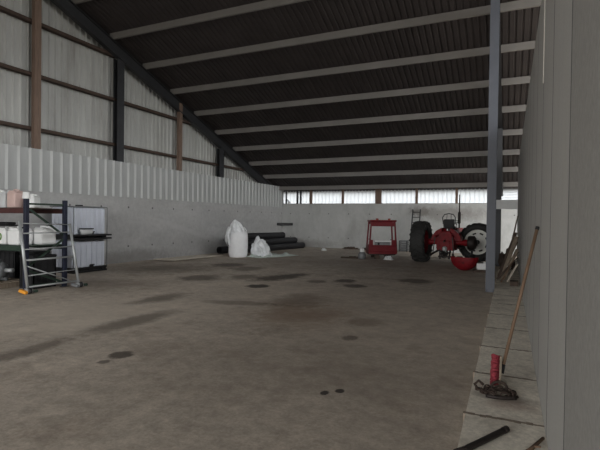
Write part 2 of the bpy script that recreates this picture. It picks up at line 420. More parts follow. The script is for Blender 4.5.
# ------------------------------------------------------------------ frame of the building
ordn = ['lowest', 'second', 'third', 'fourth', 'fifth', 'sixth', 'seventh', 'eighth', 'ninth', 'tenth', 'eleventh']
pm = MB()   # C-section purlin, open side up the slope
pl = XE - XL + .3
pm.box((0, 0, PH / 2), (pl, .012, PH)); pm.box((0, .04, .008), (pl, .08, .016)); pm.box((0, .04, PH - .008), (pl, .08, .016))
p0 = None
for i in range(11):
    yy = 25.9 - 1.667 * i
    o = pm.build('roof_purlin', M_purlin) if p0 is None else p0.copy()
    if p0 is None: p0 = o
    else: COL.objects.link(o)
    o.location = ((XL + XE) / 2 - .05, yy, pz(yy)); 
    tag(o, 'pale grey steel roof purlin, %s one up from the back eave' % ordn[i], 'purlin', 'roof purlins')

def ibeam_between(a, bb, w, h, side):  # I-section: a,b at top centre, vertical height h
    m = MB(); a, bb = Vector(a), Vector(bb)
    dz = Vector((0, 0, 1))
    for off, ww, hh in ((-.012, w, .024), (-h + .012, w, .024)): m.bar(a + dz * off, bb + dz * off, ww, hh)
    m.bar(a + dz * (-h / 2), bb + dz * (-h / 2), .014, h - .03)
    return m
def pzz(y, x): return (x, y, pz(y) - .002)
xg = XL - .13
ibeam_between(pzz(26.6, xg), pzz(RIDGE, xg), .2, .46, 1).build('roof_rafter', M_dark)
tag(bpy.data.objects['roof_rafter'], 'dark steel rafter sloping up along the gable wall', 'rafter', 'roof rafters')
r2 = ibeam_between(pzz(26.4, -.425), pzz(RIDGE, -.425), .14, .3, 1).build('roof_rafter', M_dark)
tag(r2, 'dark steel rafter sloping up over the freestanding column', 'rafter', 'roof rafters')

def icol(x, y, z0, z1, w, d, mt, name, lab, plates=True, flange='y'):
    t = thing(name, (x, y, z0), lab, 'column')
    m = MB(); h = z1 - z0
    if flange == 'y':
        m.box((0, -d / 2 + .008, h / 2), (w, .016, h)); m.box((0, d / 2 - .008, h / 2), (w, .016, h)); m.box((0, 0, h / 2), (.012, d - .03, h))
    else:
        m.box((-d / 2 + .008, 0, h / 2), (.016, w, h)); m.box((d / 2 - .008, 0, h / 2), (.016, w, h)); m.box((0, 0, h / 2), (d - .03, .012, h))
    m.build('shaft', mt, t)
    if plates:
        m = MB(); m.box((0, 0, .008), (w, d + .06, .016))
        for sx in (-1, 1): m.lathe([(0, .05), (.016, .05), (.016, .0)], 6, (sx * (w / 2 - .03), -d / 2 - .015, .012))
        m.build('base_plate', mt, t)
    return t
icol(-.428, 12.42, 0, pz(12.42) - .31, .21, .2, M_col, 'steel_column', 'tall grey-blue steel column standing free on the floor beside the kerb')
icol(-.425, 19.8, 0, pz(19.8) - .31, .2, .2, M_dark, 'steel_column', 'dark steel column behind the grey-blue one, by the leaning timber')
icol(XL - .16, 12.98, 2.53, pz(12.98) - .47, .34, .2, M_dark, 'steel_post', 'dark steel post on the gable wall between the two timber posts', False, 'x')
icol(XL - .16, 19.7, 2.53, pz(19.7) - .47, .38, .2, M_dark, 'steel_post', 'dark steel post on the gable wall nearest the back corner', False, 'x')
icol(XL - .16, 5.6, 2.53, pz(5.6) - .47, .34, .2, M_dark, 'steel_post', 'dark steel post on the gable wall before the first timber post', False, 'x')
def gpost(y, w, lab):
    m = MB(); h = rz_(y) - .03 - 2.53 - .25
    m.box((0, 0, h / 2), (.16, w, h), bev=.006); o = m.build('timber_post', M_wood); o.location = (XL - .16, y, 2.53)
    tag(o, lab, 'post', 'timber posts of the gable wall')
gpost(9.65, .22, 'brown timber post on the gable wall above the rack')
gpost(16.5, .2, 'brown timber post on the gable wall between the two dark steel posts')
def girt(z, lab):
    m = MB(); y1 = min(26.3, (12.7 - .5 - z) / .355 + .6); y0 = YF
    m.bar((XL - .33, y0, z), (XL - .33, y1, z), .2, .1); o = m.build('wall_girt', M_girt); tag(o, lab, 'girt', 'girts behind the gable wall posts')
girt(4.48, 'lowest brown girt across the gable wall cladding'); girt(6.17, 'middle brown girt across the gable wall cladding'); girt(7.82, 'highest brown girt seen across the gable wall cladding')
for x, w, mt, lab, nm in ((-12.37, .09, M_dark, 'dark steel post, corner-side one of the pair on the back wall', 'steel_stud'), (-12.14, .09, M_dark, 'dark steel post, window-side one of the pair on the back wall', 'steel_stud'),
                  (-11.43, .16, M_wood, 'slim timber post of the back windows beside the steel pair', 'timber_post'), (-9.31, .13, M_wood, 'slim timber post of the back windows between pipes and cab', 'timber_post'),
                  (-7.10, .36, M_wood, 'widest timber post of the back windows, up from the red cab', 'timber_post'), (-4.87, .13, M_wood, 'slim timber post of the back windows above the ladder', 'timber_post'),
                  (-2.70, .13, M_wood, 'slim timber post of the back windows behind the exhaust pipe', 'timber_post')):
    m = MB(); m.box((0, 0, .435), (w, .14, .87), bev=.005); o = m.build(nm, mt); o.location = (x, YB + .08, 2.71)
    tag(o, lab, 'post', 'posts between the back windows')
# bits on the ledge in the corner
t = thing('rain_pipe', (-13.18, YB + .1, 2.71), 'black pipe elbow with white cap in the corner window', 'pipe')
m = MB(); m.tube([(0, 0, 0), (0, 0, .55), (.02, -.02, .72), (.0, -.04, .8)], .05, 10); m.tube([(-.02, -.02, .3), (.15, -.05, .25), (.2, -.05, .08)], .035, 8); m.build('elbow', M_black, t)
m = MB(); m.lathe([(0, 0), (.09, 0), (.09, .1), (.05, .17), (0, .17)], 14, (.22, -.02, 0)); m.build('cap', M_white, t)
# white board across the second column
m = MB(); m.box((0, 0, 0), (.86, .03, .36), bev=.004); o = m.build('white_board', M_white); o.location = (-.17, 19.67, 2.43); tag(o, 'white board fixed across the dark steel column', 'board')
# bar across the back corner
m = MB(); m.box((0, 0, 0), (1.05, .06, .16), bev=.01); o = m.build('black_bar', M_black); o.location = (-13.0, 26.1, 1.42); o.rotation_euler = (0, 0, .75); tag(o, 'short black bar wedged across the back corner above the pipes', 'bar')

# ------------------------------------------------------------------ pallet rack
RX0, RX1, RY0, RY1 = -12.75, -10.05, 6.93, 7.93
t = thing('pallet_rack', (RX1, RY0, 0), 'blue pallet rack with maroon beams against the gable wall', 'rack')
D = RY1 - RY0
for x in (0, RX0 - RX1):
    for y in (0, D):
        m = MB(); m.box((x - .0, y, 1.07), (.08, .10, 2.13), bev=.006); m.box((x + .042, y, 1.07), (.006, .03, 2.1))
        po = m.build('upright', M_blue, t)
        f = MB(); f.box((x, y, .006), (.14, .16, .012)); f.build('foot_plate', M_dark, po)
    for a, c in (((0, 2.02), (D, 2.02)), ((0, 1.95), (D, 1.25)), ((D, 1.2), (0, .55)), ((0, .5), (D, .1)), ((0, .12), (D, .12))):
        m = MB(); m.bar((x, a[0], a[1]), (x, c[0], c[1]), .03, .045); m.build('brace', M_green, t)
for z in (1.86, .98):
    for y in (0, D):
        m = MB(); m.box((-1.35, y, z), (2.62, .05, .11), bev=.005); m.build('beam', M_beam if z > 1.5 else M_green, t)
    m = MB()
    for k in range(9): m.box((-1.35, .06 + k * .111, z + .062), (2.6, .10, .018))
    m.build('shelf_deck', M_bark if z > 1.5 else M_green, t)
ZS2, ZS1 = .98 + .071, 1.86 + .071
def jerrican(w, d, h, body, cap, cat_lab, loc, rz, group, green=False, pink=None):
    t = thing('jerrican', loc, cat_lab, 'jerrican', group, rz)
    m = MB(); m.box((0, 0, h * .42), (w, d, h * .84), bev=w * .12, seg=3)
    m.prism([(-w * .45, h * .80), (w * .45, h * .80), (w * .3, h * .93), (-w * .3, h * .93)], -d * .42, d * .42, 'Y')
    m.build('body', body, t)
    m = MB(); m.tube([(-w * .22, 0, h * .9), (-w * .2, 0, h * 1.0), (w * .12, 0, h * 1.0), (w * .2, 0, h * .9)], w * .055, 8); m.build('handle', body, t)
    m = MB(); m.lathe([(0, h * 1.0), (w * .13, h * 1.0), (w * .13, h * .9)], 14, (w * .3, 0, 0)); m.build('cap', cap, t)
    if green:
        m = MB(); m.lathe([(0, 0), (w * .24, 0), (w * .24, .004), (0, .004)], 20, (-.02, -d / 2 - .002, h * .45), axis='Y'); m.build('round_label', M_lgreen, t)
        m = MB(); m.lathe([(0, 0), (w * .12, 0), (w * .12, .003), (0, .003)], 20, (-.02, -d / 2 - .006, h * .45), axis='Y'); m.build('label_centre', M_white, t)
    return t
G1 = 'jerricans on the top shelf of the rack'
jerrican(.30, .3, .43, M_white, M_white, 'tall white jerrican on the top shelf at the picture edge', (-11.41, 7.19, ZS1), .05, G1)
jerrican(.22, .3, .42, M_whited, M_white, 'white jerrican beside the pinkish one on the top shelf', (-11.13, 7.23, ZS1), -.1, G1)
jerrican(.26, .28, .44, M_pink, M_pink, 'dusty pink jerrican on the top shelf of the rack', (-10.81, 7.19, ZS1), .1, G1)
jerrican(.24, .26, .33, M_white, M_white, 'small white jerrican at the end of the top shelf', (-10.47, 7.38, ZS1), .4, G1)
t = thing('white_cup', (-10.05, 6.93, 2.135), 'white plastic cup upside down on the front rack post', 'cup')
m = MB(); m.lathe([(.085, 0), (.07, .15), (.0, .155)], 18); m.build('body', M_white, t)
m = MB(); m.lathe([(.085, 0), (.092, .006), (.085, .015)], 18); m.build('rim', M_white, t)
G2 = 'jerricans on the lower shelf of the rack'
jerrican(.40, .4, .42, M_white, M_white, 'white jerrican with round green label on the lower shelf', (-11.09, 7.19, ZS2), .0, G2, True)
jerrican(.38, .4, .43, M_white, M_black, 'white jerrican with black cap just behind the front rack post', (-10.61, 7.17, ZS2), .05, G2)
jerrican(.34, .4, .40, M_white, M_white, 'white jerrican on the lower shelf at the picture edge', (-11.55, 7.17, ZS2), .05, G2)
jerrican(.42, .36, .44, M_white, M_white, 'big white jerrican in the middle behind the rack end braces', (-10.37, 7.61, ZS2), PI / 2, G2)
jerrican(.28, .36, .40, M_whited, M_white, 'narrow white jerrican by the back post of the rack', (-10.80, 7.75, ZS2), PI / 2, G2)
m = MB(); m.box((0, 0, .02), (.75, .34, .04), bev=.008); m.box((-.05, .02, .07), (.5, .26, .06), bev=.02)
o = m.build('black_tray', M_black); o.location = (-11.20, 7.19, ZS2 + .435); tag(o, 'black tray lying on the labelled white jerricans', 'tray')
# under the rack
t = thing('wooden_pallet', (-11.5, 7.2, 0), 'low wooden pallet under the rack carrying the grey motor', 'pallet')
for k in range(5):
    m = MB(); m.box((0, -.4 + k * .2, .13), (1.2, .12, .022)); m.build('deck_board', M_woodg, t)
for k in range(3):
    m = MB(); m.box((-.5 + k * .5, 0, .06), (.1, .95, .115)); m.build('bearer', M_woodg, t)
t = thing('electric_motor', (-11.35, 7.1, .142), 'grey electric motor on the pallet under the rack', 'motor', rz=.3)
m = MB(); m.lathe([(0, -.26), (.1, -.26), (.17, -.22), (.17, .18), (.12, .22), (0, .22)], 24, (0, 0, .27), axis='X')
for k in range(16):
    a = 2 * PI * k / 16; m.box((0, .18 * math.cos(a), .27 + .18 * math.sin(a)), (.34, .012, .03), rot=(a, 0, 0))
m.build('body', M_motor, t)
m = MB(); m.tube([(.2, 0, .27), (.42, 0, .27)], .05, 12); m.build('shaft', M_alu, t)
m = MB(); m.box((0, -.14, .04), (.3, .06, .08)); m.box((0, .14, .04), (.3, .06, .08)); m.build('foot', M_motor, t)
m = MB(); m.box((0, 0, .48), (.18, .16, .1), bev=.015); m.build('terminal_box', M_motor, t)
for i, (x, y, w, d, h, lab) in enumerate(((-10.5, 7.55, .5, .6, .80, 'black plastic crate behind the scaffold under the rack end'), (-11.2, 7.95, .6, .4, .84, 'black plastic crate at the back under the rack'), (-12.0, 7.95, .7, .4, .84, 'black plastic crate furthest under the rack by the gable wall'))):
    t = thing('plastic_crate', (x, y, 0), lab, 'crate', 'black crates under the rack')
    m = MB()
    for sx in (-1, 1): m.box((sx * (w / 2 - .01), 0, h / 2), (.02, d, h))
    for sy in (-1, 1): m.box((0, sy * (d / 2 - .01), h / 2), (w, .02, h))
    m.box((0, 0, .02), (w - .02, d - .02, .04))
    for k in range(4):
        m.box((w / 2 + .006, -d / 2 + d * (k + .5) / 4, h / 2), (.012, .03, h * .9)); m.box((-w / 2 + w * (k + .5) / 4, -d / 2 - .006, h / 2), (.03, .012, h * .9))
    m.build('body', M_black, t)
    m = MB(); m.box((0, 0, h - .03), (w + .03, d + .03, .05), bev=.01); m.build('rim', M_black, t)

# ------------------------------------------------------------------ scaffold end frame leaning on the rack
t = thing('scaffold_frame', (0, 0, 0), 'aluminium scaffold end frame on casters leaning against the rack', 'scaffold frame')
A0, A1 = Vector((-9.77, 6.78, .11)), Vector((-9.955, 6.71, 1.62))
B0, B1 = Vector((-9.66, 8.02, .10)), Vector((-9.94, 7.98, 1.56))
t.location = (-9.72, 7.4, 0); LOC = Vector(t.location)
for a, c in ((A0, A1), (B0, B1)):
    m = MB(); m.tube([a - LOC, c - LOC], .033, 12); m.build('leg', M_alu, t)
for za, zb, r in ((.82, .86, .016), (.58, .62, .014), (.42, .45, .022), (.19, .23, .014), (.025, .04, .022), (.97, .985, .012)):
    def at(P, Q, f): return P + (Q - P) * f
    m = MB(); m.tube([at(A0, A1, za) - LOC, at(B0, B1, zb) - LOC], r, 8); m.build('rung', M_alu, t)
m = MB(); m.tube([at(A0, A1, .34) - LOC + Vector((.0, .02, 0)), at(B0, B1, .07) - LOC + Vector((0, -.25, 0))], .014, 8); m.build('diagonal_brace', M_alu, t)
for P, mt, lab in ((A0, M_orange, 'orange caster brake'), (B0, M_motor, None)):
    p = P - LOC
    m = MB(); m.box((p.x, p.y, .105), (.14, .09, .03), bev=.008); m.box((p.x + .045, p.y + .055, .07), (.10, .012, .09)); m.box((p.x + .045, p.y - .055, .07), (.10, .012, .09))
    f = m.build('caster_fork', M_alu, t)
    m = MB(); m.lathe([(0, -.04), (.045, -.04), (.066, -.028), (.068, 0), (.066, .028), (.045, .04), (0, .04)], 20, (p.x + .06, p.y, .068), axis='Y'); m.build('wheel', M_black, f)
    m = MB(); m.box((p.x + .0, p.y - .10, .06), (.2, .09, .07), rot=(0, .25, .2), bev=.02, seg=2); m.build('brake_pedal', mt, f, label=lab)
    m = MB(); m.box((p.x + .05, p.y + .14, .05), (.16, .09, .06), rot=(0, -.15, -.3), bev=.02, seg=2); m.build('stabiliser_pad', M_green, f)

# ------------------------------------------------------------------ stacked liquid tanks
def ibc(z, lab):
    t = thing('liquid_tank', (-12.5, 10.38, z), lab, 'tank', 'stacked white liquid tanks')
    m = MB(); m.box((0, 0, .57), (.98, 1.20, .86), bev=.06, seg=3)
    for k in range(6): m.box((.495, -.5 + k * .2, .57), (.05, .10, .80), bev=.02, seg=2)
    for k in range(5): m.box((-.4 + k * .2, -.605, .57), (.10, .05, .80), bev=.02, seg=2)
    m.build('tank_body', M_tank, t)
    m = MB(); m.box((0, 0, 1.015), (1.06, 1.28, .03))
    for sy in (-1, 1): m.bar((.53, sy * .63, .15), (.53, sy * .63, 1.0), .02)
    m.build('top_rail', M_motor, t)
    m = MB()
    ex = .20 if z > .5 else 0
    for k in range(3): m.box((-.42 + k * .42, 0, .06), (.12, 1.24, .12))
    for k in range(3): m.box((0, -.52 + k * .52, .065), (1.06, .16, .10))
    m.box((ex / 2, 0, .135), (1.08 + ex, 1.26, .05)); m.box((ex / 2, 0, .03), (1.08 + ex, 1.26, .05)); m.build('pallet_base', M_black, t)
    m = MB(); m.lathe([(0, 0), (.11, 0), (.11, .05), (0, .05)], 20, (0, 0, 1.03)); m.build('lid', M_black, t)
    m = MB(); m.tube([(.52, 0, .2), (.6, 0, .2)], .05, 12); m.box((.6, 0, .24), (.04, .14, .03)); m.build('valve', M_black, t)
    return t
ibc(0, 'white ribbed liquid tank on black pallet, lower of the two'); ibc(1.03, 'white ribbed liquid tank on black pallet, upper of the two')
# basin on the ledge of the upper pallet
t = thing('white_basin', (-11.862, 10.12, 1.192), 'white basin with black rim on the pallet ledge of the stacked tanks', 'basin')
m = MB(); m.lathe([(0, 0), (.12, 0), (.145, .17), (.138, .17), (.11, .02), (0, .02)], 24); m.warp(lambda v: (v.x * .64, v.y * 1.7, v.z)); m.build('body', M_whited, t)
m = MB(); m.lathe([(.143, .155), (.155, .165), (.155, .19), (.135, .18)], 24); m.warp(lambda v: (v.x * .64, v.y * 1.7, v.z)); m.build('rim', M_black, t)

# ------------------------------------------------------------------ sheet by the wall
m = MB(); m.box((0, 0, .02), (1.05, 3.5, .018)); m.box((-.1, -1.72, .008), (.7, .05, .016))
m.warp(lambda v: (v.x, v.y, v.z + .035 * max(0, -v.y / 1.75) ** 2 + (.01 if v.y < -1.5 else 0)))
o = m.build('plywood_sheet', M_ply); o.location = (-12.52, 16.05, 0); o.rotation_euler = (0, 0, .03); tag(o, 'pale plywood sheet lying on the floor along the gable wall', 'sheet')

# ------------------------------------------------------------------ black pipes
PR = .178
def pipe(x1, y0, y1, z, lab):
    dx = .123; x0 = x1 - dx * (y1 - y0)
    t = thing('drain_pipe', (x0, y0, z), lab, 'pipe', 'black pipes stacked in the corner')
    d = Vector((dx, 1, 0)) * (y1 - y0)
    m = MB(); m.tube([(0, 0, 0), d], PR, 24, cap=False); n = 24
    m.tube([d, (0, 0, 0)], PR - .02, 24, cap=False)
    for P in (Vector((0, 0, 0)), d):
        u = Vector((dx, 1, 0)).normalized(); xx = Vector((u.y, -u.x, 0))
        A = [m.bm.verts.new(P + (xx * math.cos(2 * PI * k / n) + Vector((0, 0, 1)) * math.sin(2 * PI * k / n)) * PR) for k in range(n)]
        B = [m.bm.verts.new(P + (xx * math.cos(2 * PI * k / n) + Vector((0, 0, 1)) * math.sin(2 * PI * k / n)) * (PR - .02)) for k in range(n)]
        for k in range(n): m.bm.faces.new((A[k], A[(k + 1) % n], B[(k + 1) % n], B[k]))
    m.build('tube', M_pipe, t)
    m = MB(); u = Vector((dx, 1, 0)).normalized()
    m.tube([d - u * .12, d - u * .02], PR + .001, 24); m.tube([d - u * .02, d + u * .002], PR - .03, 24); m.build('end_collar', M_pipe, t)
s_ = 2 * PR + .008
pipe(-11.38, 19.3, 25.3, PR, 'black pipe at the front of the bottom row of the stack')
pipe(-11.38 - s_, 19.4, 25.3, PR, 'black pipe in the middle of the bottom row of the stack')
pipe(-11.38 - 2 * s_, 18.75, 25.2, PR, 'black pipe at the wall side, its open end showing beside the big bag')
pipe(-11.38 - s_ / 2 - .123 * .7, 19.3, 24.75, PR + s_ * .866, 'black pipe at the front of the middle row of the stack')
pipe(-11.38 - 1.5 * s_ - .123 * .7, 19.3, 24.6, PR + s_ * .866, 'black pipe at the wall side of the middle row')
pipe(-11.38 - s_ - .123 * 1.6, 19.0, 23.75, PR + 2 * s_ * .866, 'black pipe lying on top of the stack')

# ------------------------------------------------------------------ big bag and films
def nz(v, f=1.0, s=0.0): return mnoise.noise(Vector((v[0] * f + s, v[1] * f + s * 1.7, v[2] * f - s)))
t = thing('big_bag', (-11.17, 17.72, 0), 'tall white woven bulk bag standing in front of the black pipes', 'bag', rz=.35)
m = MB(); n = 48
def bagpt(u, v):
    a = 2 * PI * u / n; z = v / 24
    sq = (abs(math.cos(a)) ** 4 + abs(math.sin(a)) ** 4) ** (-.25)
    r = .41 * (1 + .12 * (sq - 1)) * (1 + .05 * math.sin(PI * z)) * (1 if z > .06 else .9 + z * 1.6)
    if z > .9: r *= 1 - (z - .9) * 1.5
    p = Vector((r * math.cos(a), r * math.sin(a), z * 1.17))
    k = 1 + .05 * nz(p, 3, 2)
    return (p.x * k, p.y * k, p.z + .03 * nz(p, 2, 5) * z)
m.grid(n, 25, bagpt, closeu=True)
m.bm.faces.new([v for v in m.bm.verts if abs(v.co.z) < 1e-6 or v.co.z < .0001][:n]) if False else None
m.lathe([(0, .01), (.36, .01)], 48)
m.build('bag_body', M_bag, t)
m = MB()   # bunched liner on top
def linpt(u, v):
    a = 2 * PI * u / 40; z = v / 14
    r = (.33 * (1 - z) ** .8 + .07 * math.sin(PI * z) + .012) * (1 + .22 * math.sin(a * 7 + z * 4) * (.3 + z))
    off = Vector((-.05 - .06 * z, -.04, 0))
    p = Vector((r * math.cos(a), r * math.sin(a), 1.08 + z * .60)) + off
    return p + Vector((.03 * nz(p, 5, 1), .03 * nz(p, 5, 4), .06 * nz(p, 4, 8)))
m.grid(40, 15, linpt, closeu=True); m.build('liner_top', M_film, t)
m = MB()   # film hanging down one side
def hang(u, v):
    a = R(135) + R(100) * u / 16; z = v / 14
    r = .41 + .15 * math.sin(PI * z * .8 + .2) + .05 * nz((u * .3, z * 3, 0), 1, 7) + .035 * math.sin(u * 1.9)
    p = Vector((r * math.cos(a), r * math.sin(a), 1.36 - z * (.75 + .15 * math.sin(u * .9))))
    return p + Vector((.04 * nz(p, 5, 3), .04 * nz(p, 5, 9), .03 * nz(p, 6, 2)))
m.grid(17, 15, hang); m.build('hanging_film', M_film, t, solid=.006)
for sx, sy in ((1, 1), (-1, 1), (-1, -1), (1, -1)):
    m = MB(); m.tube([(sx * .27, sy * .27, 1.0), (sx * .31, sy * .3, 1.2), (sx * .22, sy * .24, 1.34), (sx * .12, sy * .2, 1.28), (sx * .2, sy * .2, 1.06)], .022, 6); m.build('lifting_loop', M_bag, t)
def heap(name, loc, rx, ry, h, mt, lab, cat, seed, folds=.18, rz=0.0):
    m = MB()
    def f(u, v):
        a = 2 * PI * u / 56; q = v / 22
        rr = math.sin(q * PI / 2) ** .9
        z = math.cos(q * PI / 2) ** 1.1
        p = Vector((rr * math.cos(a), rr * math.sin(a), z))
        fo = 1 + folds * (nz(p, 2.5, seed) + .6 * nz(p, 6, seed + 3) + .35 * math.sin(a * 9 + 4 * nz(p, 1.5, seed)) * rr * .5)
        return (rx * rr * math.cos(a) * fo - (.45 * rx * z if name == 'plastic_bag_heap' else 0), ry * rr * math.sin(a) * fo, max(0.002, h * z * (fo if z > .05 else 1)))
    m.grid(56, 23, f, closeu=True)
    o = m.build(name, mt); o.location = loc; o.rotation_euler = (0, 0, rz); return tag(o, lab, cat)
heap('plastic_bag_heap', (-10.27, 18.4, 0), .46, .42, .80, M_film, 'crumpled heap of white plastic bags beside the bulk bag', 'plastic bags', 11, .26)
m = MB()
def shf(u, v):
    x = -.55 + 1.1 * u / 30; y = -1.2 + 2.4 * v / 40
    e = min(1, (1.2 - abs(y)) * 4, (.55 - abs(x)) * 6)
    z = .04 + max(0, .13 * nz((x, y, 0), 3, 3) + .06 * nz((x, y, 0), 8, 6) + .03) * max(0, e)
    return (x + .14 * nz((x, y, 0), 1.6, 21), y + .12 * nz((x, y, 0), 2.2, 31), z)
m.grid(31, 41, shf); o = m.build('plastic_sheet', M_filmg, solid=.02); o.location = (-9.95, 18.7, 0); o.rotation_euler = (0, 0, -.32); tag(o, 'pale greenish plastic sheet crumpled flat on the floor by the bags', 'plastic sheet')
heap('stone_lump', (-9.5, 24.0, 0), .14, .12, .13, M_whited, 'small pale lump on the floor off the pipe ends', 'lump', 3, .3)
heap('rubble_pile', (-8.6, 26.1, 0), .42, .25, .12, M_bark, 'low dark dirt pile at the foot of the back wall, nearer the pipes', 'dirt pile', 5, .5)
heap('rubble_pile', (-7.7, 26.1, 0), .32, .22, .10, M_bark, 'low dark dirt pile at the foot of the back wall, nearer the cab', 'dirt pile', 8, .5)

# ------------------------------------------------------------------ red cab
t = thing('tractor_cab', (-5.40, 20.85, 0), 'red tractor cab without glass set down near the back wall', 'tractor cab', rz=R(24))
Z0, Z1, ZB = .16, 1.74, .72
wb, wt, d0 = .62, .53, .45
def bez(*p): return [Vector(x) for x in p]
for sx in (-1, 1):
    for y0, y1 in ((-d0, -d0 + .04), (d0, d0 - .08)):
        m = MB(); m.bar((sx * wb, y0, Z0 + .1), (sx * wt, y1, Z1 - .05), .07, .07, bev=.012); m.build('cab_post', M_redcab, t)
m = MB(); m.box((0, -.02, Z1 - .02), (wt * 2 + .14, 2 * d0 + .10, .09), bev=.035, seg=3); m.build('roof', M_redcab, t)
m = MB(); m.box((0, -d0 - .0, Z1 - .17), (wt * 2 - .04, .06, .20), bev=.015); m.box((0, d0 - .06, Z1 - .12), (wt * 2 - .04, .05, .12), bev=.015); m.build('roof_fascia', M_redcab, t)
m = MB(); m.prism([(-wb + .02, .22), (wb - .02, .22), (wb - .0, .60), (-wb + .0, .60)], -d0 - .03, -d0 + .02, 'Y'); m.box((0, -d0 - .02, .36), (2 * wb, .10, .05), bev=.01); m.box((0, -d0 - .02, .60), (2 * wb, .08, .05), bev=.01); m.build('rear_panel', M_redcab, t)
m = MB(); m.box((-.03, -d0 - .02, .71), (.70, .04, .2), bev=.01)
m.build('grey_panel', M_motor, t, label='grey panel under the rear opening')
m = MB(); m.box((-.0, -d0 - .045, .80), (.74, .03, .06), bev=.008); m.build('sill_strip', M_white, t, label='white strip on the rear opening')
m = MB(); m.lathe([(0, 0), (.05, 0), (.05, .01), (0, .01)], 16, (-.2, -d0 - .05, .68), axis='Y'); m.build('round_cap', M_black, t)
m = MB(); m.box((-.53, -d0 - .01, .73), (.16, .06, .26), bev=.015); m.box((.50, -d0 - .01, .73), (.22, .06, .26), bev=.015); m.build('corner_panel', M_redcab, t)
for sx in (-1, 1):
    m = MB(); m.box((sx * wb, 0, .42), (.05, 2 * d0 - .06, .42), bev=.012); m.build('side_panel', M_redcab, t)
m = MB(); m.box((0, d0, .36), (2 * wb - .06, .05, .34), bev=.012); m.build('front_panel', M_redcab, t)
m = MB(); m.box((0, 0, .19), (2 * wb - .06, 2 * d0 - .05, .05)); m.build('cab_floor', M_greasy, t)
for x in (-.27, .27):
    m = MB(); m.box((x, -d0 + .02, Z1 + .055), (.12, .08, .07), bev=.015); lm = m.build('work_lamp', M_redcab, t)
    m = MB(); m.box((x, -d0 - .024, Z1 + .055), (.09, .01, .05)); m.build('lamp_glass', M_glassy, lm)
for x, y, lab in ((-.25, -.33, 'dark timber block under the rear of the cab by its canister side'), (.3, -.35, 'dark timber block under the rear of the cab by its ladder side'), (-.3, .33, 'dark timber block hidden under the front of the cab'), (.3, .33, 'dark timber block under the front of the cab by the back wall')):
    w = Matrix.Rotation(R(24), 3, 'Z') @ Vector((x, y, 0))
    m = MB(); m.box((0, 0, .08), (.22, .2, .16), bev=.01); o = m.build('timber_block', M_bark); o.location = (-5.40 + w.x, 20.85 + w.y, 0); o.rotation_euler = (0, 0, R(24)); tag(o, lab, 'block', 'blocks under the red cab')
t = thing('canister', (-5.98, 19.75, 0), 'squat grey canister with white top on the floor before the cab', 'canister')
m = MB(); m.lathe([(0, 0), (.13, 0), (.17, .05), (.175, .2), (.14, .29), (.09, .32), (0, .32)], 22); m.build('body', M_motor, t)
m = MB(); m.lathe([(.09, .31), (.1, .36), (.1, .46), (.08, .48), (0, .48)], 18); m.build('top', M_white, t)
m = MB(); m.box((0, 0, .03), (.8, .3, .06), bev=.012); m.box((.12, .03, .075), (.3, .18, .03), bev=.01); o = m.build('dark_plank', M_bark); o.location = (-6.6, 19.9, 0); o.rotation_euler = (0, 0, .2); tag(o, 'dark plank on the floor beside the canister', 'plank')
heap('rag', (-4.86, 20.1, 0), .2, .14, .16, M_whited, 'crumpled pale rag on the floor at the cab corner', 'rag', 14, .45)
# crate by the back wall
t = thing('wire_crate', (-5.45, 26.05, 0), 'grey slatted crate by the back wall between cab and ladder', 'crate')
m = MB()
for k in range(5): m.box((0, -.2, .06 + k * .13), (.46, .02, .09))
for k in range(5): m.box((.22, 0, .06 + k * .13), (.02, .4, .09)); m.box((-.22, 0, .06 + k * .13), (.02, .4, .09)); m.box((0, .2, .06 + k * .13), (.46, .02, .09))
m.build('slats', M_motor, t)
for sx in (-1, 1):
    for sy in (-1, 1): m = MB(); m.box((sx * .21, sy * .19, .31), (.04, .04, .62)); m.build('corner_post', M_dark, t)
m = MB(); m.box((0, 0, .03), (.4, .36, .03)); m.build('bottom', M_motor, t)
# ladder
t = thing('ladder', (-4.82, 25.6, 0), 'dark ladder leaning on the back wall behind the rear tyre', 'ladder')
lean = .78
for sx in (-1, 1): m = MB(); m.bar((sx * .21, 0, 0), (sx * .21, lean, 2.38), .05, .07); m.build('rail', M_dark, t)
for k in range(8): m = MB(); zz = .2 + .29 * k; m.tube([(-.2, lean * zz / 2.38, zz), (.2, lean * zz / 2.38, zz)], .018, 8); m.build('rung', M_dark, t)

# ------------------------------------------------------------------ tyres and wheels
def tyre_mesh(Ro, W, Ri, lugs=20):
    """axis along local X"""
    m = MB(); h = W / 2
    prof = [(Ri, -h * .62), (Ri + .05, -h * .82), ((Ro + Ri) / 2, -h * 1.0), (Ro - .10, -h * .93), (Ro - .045, -h * .7), (Ro - .035, 0), (Ro - .045, h * .7), (Ro - .10, h * .93), ((Ro + Ri) / 2, h * 1.0), (Ri + .05, h * .82), (Ri, h * .62)]
    m.lathe(prof, 56, axis='X', close=True)
    for k in range(lugs):
        for sgn in (-1, 1):
            a0 = 2 * PI * (k + (.5 if sgn > 0 else 0)) / lugs
            pts = []
            # curved chevron bar from centre to shoulder
            for q, (xx, da, rr) in enumerate(((.03, 0, Ro), (.4, .09, Ro), (.78, .19, Ro - .02), (.97, .24, Ro - .10))):
                a = a0 + da
                pts.append(Vector((sgn * h * xx, rr * math.cos(a), rr * math.sin(a))))
            for p, q in zip(pts, pts[1:]):
                up = Vector((0, p.y + q.y, p.z + q.z)).normalized()
                d = (q - p).normalized()
                m.bar(p - d * .01 - up * .03, q + d * .01 - up * .03, .055, .065, up=up)
    return m
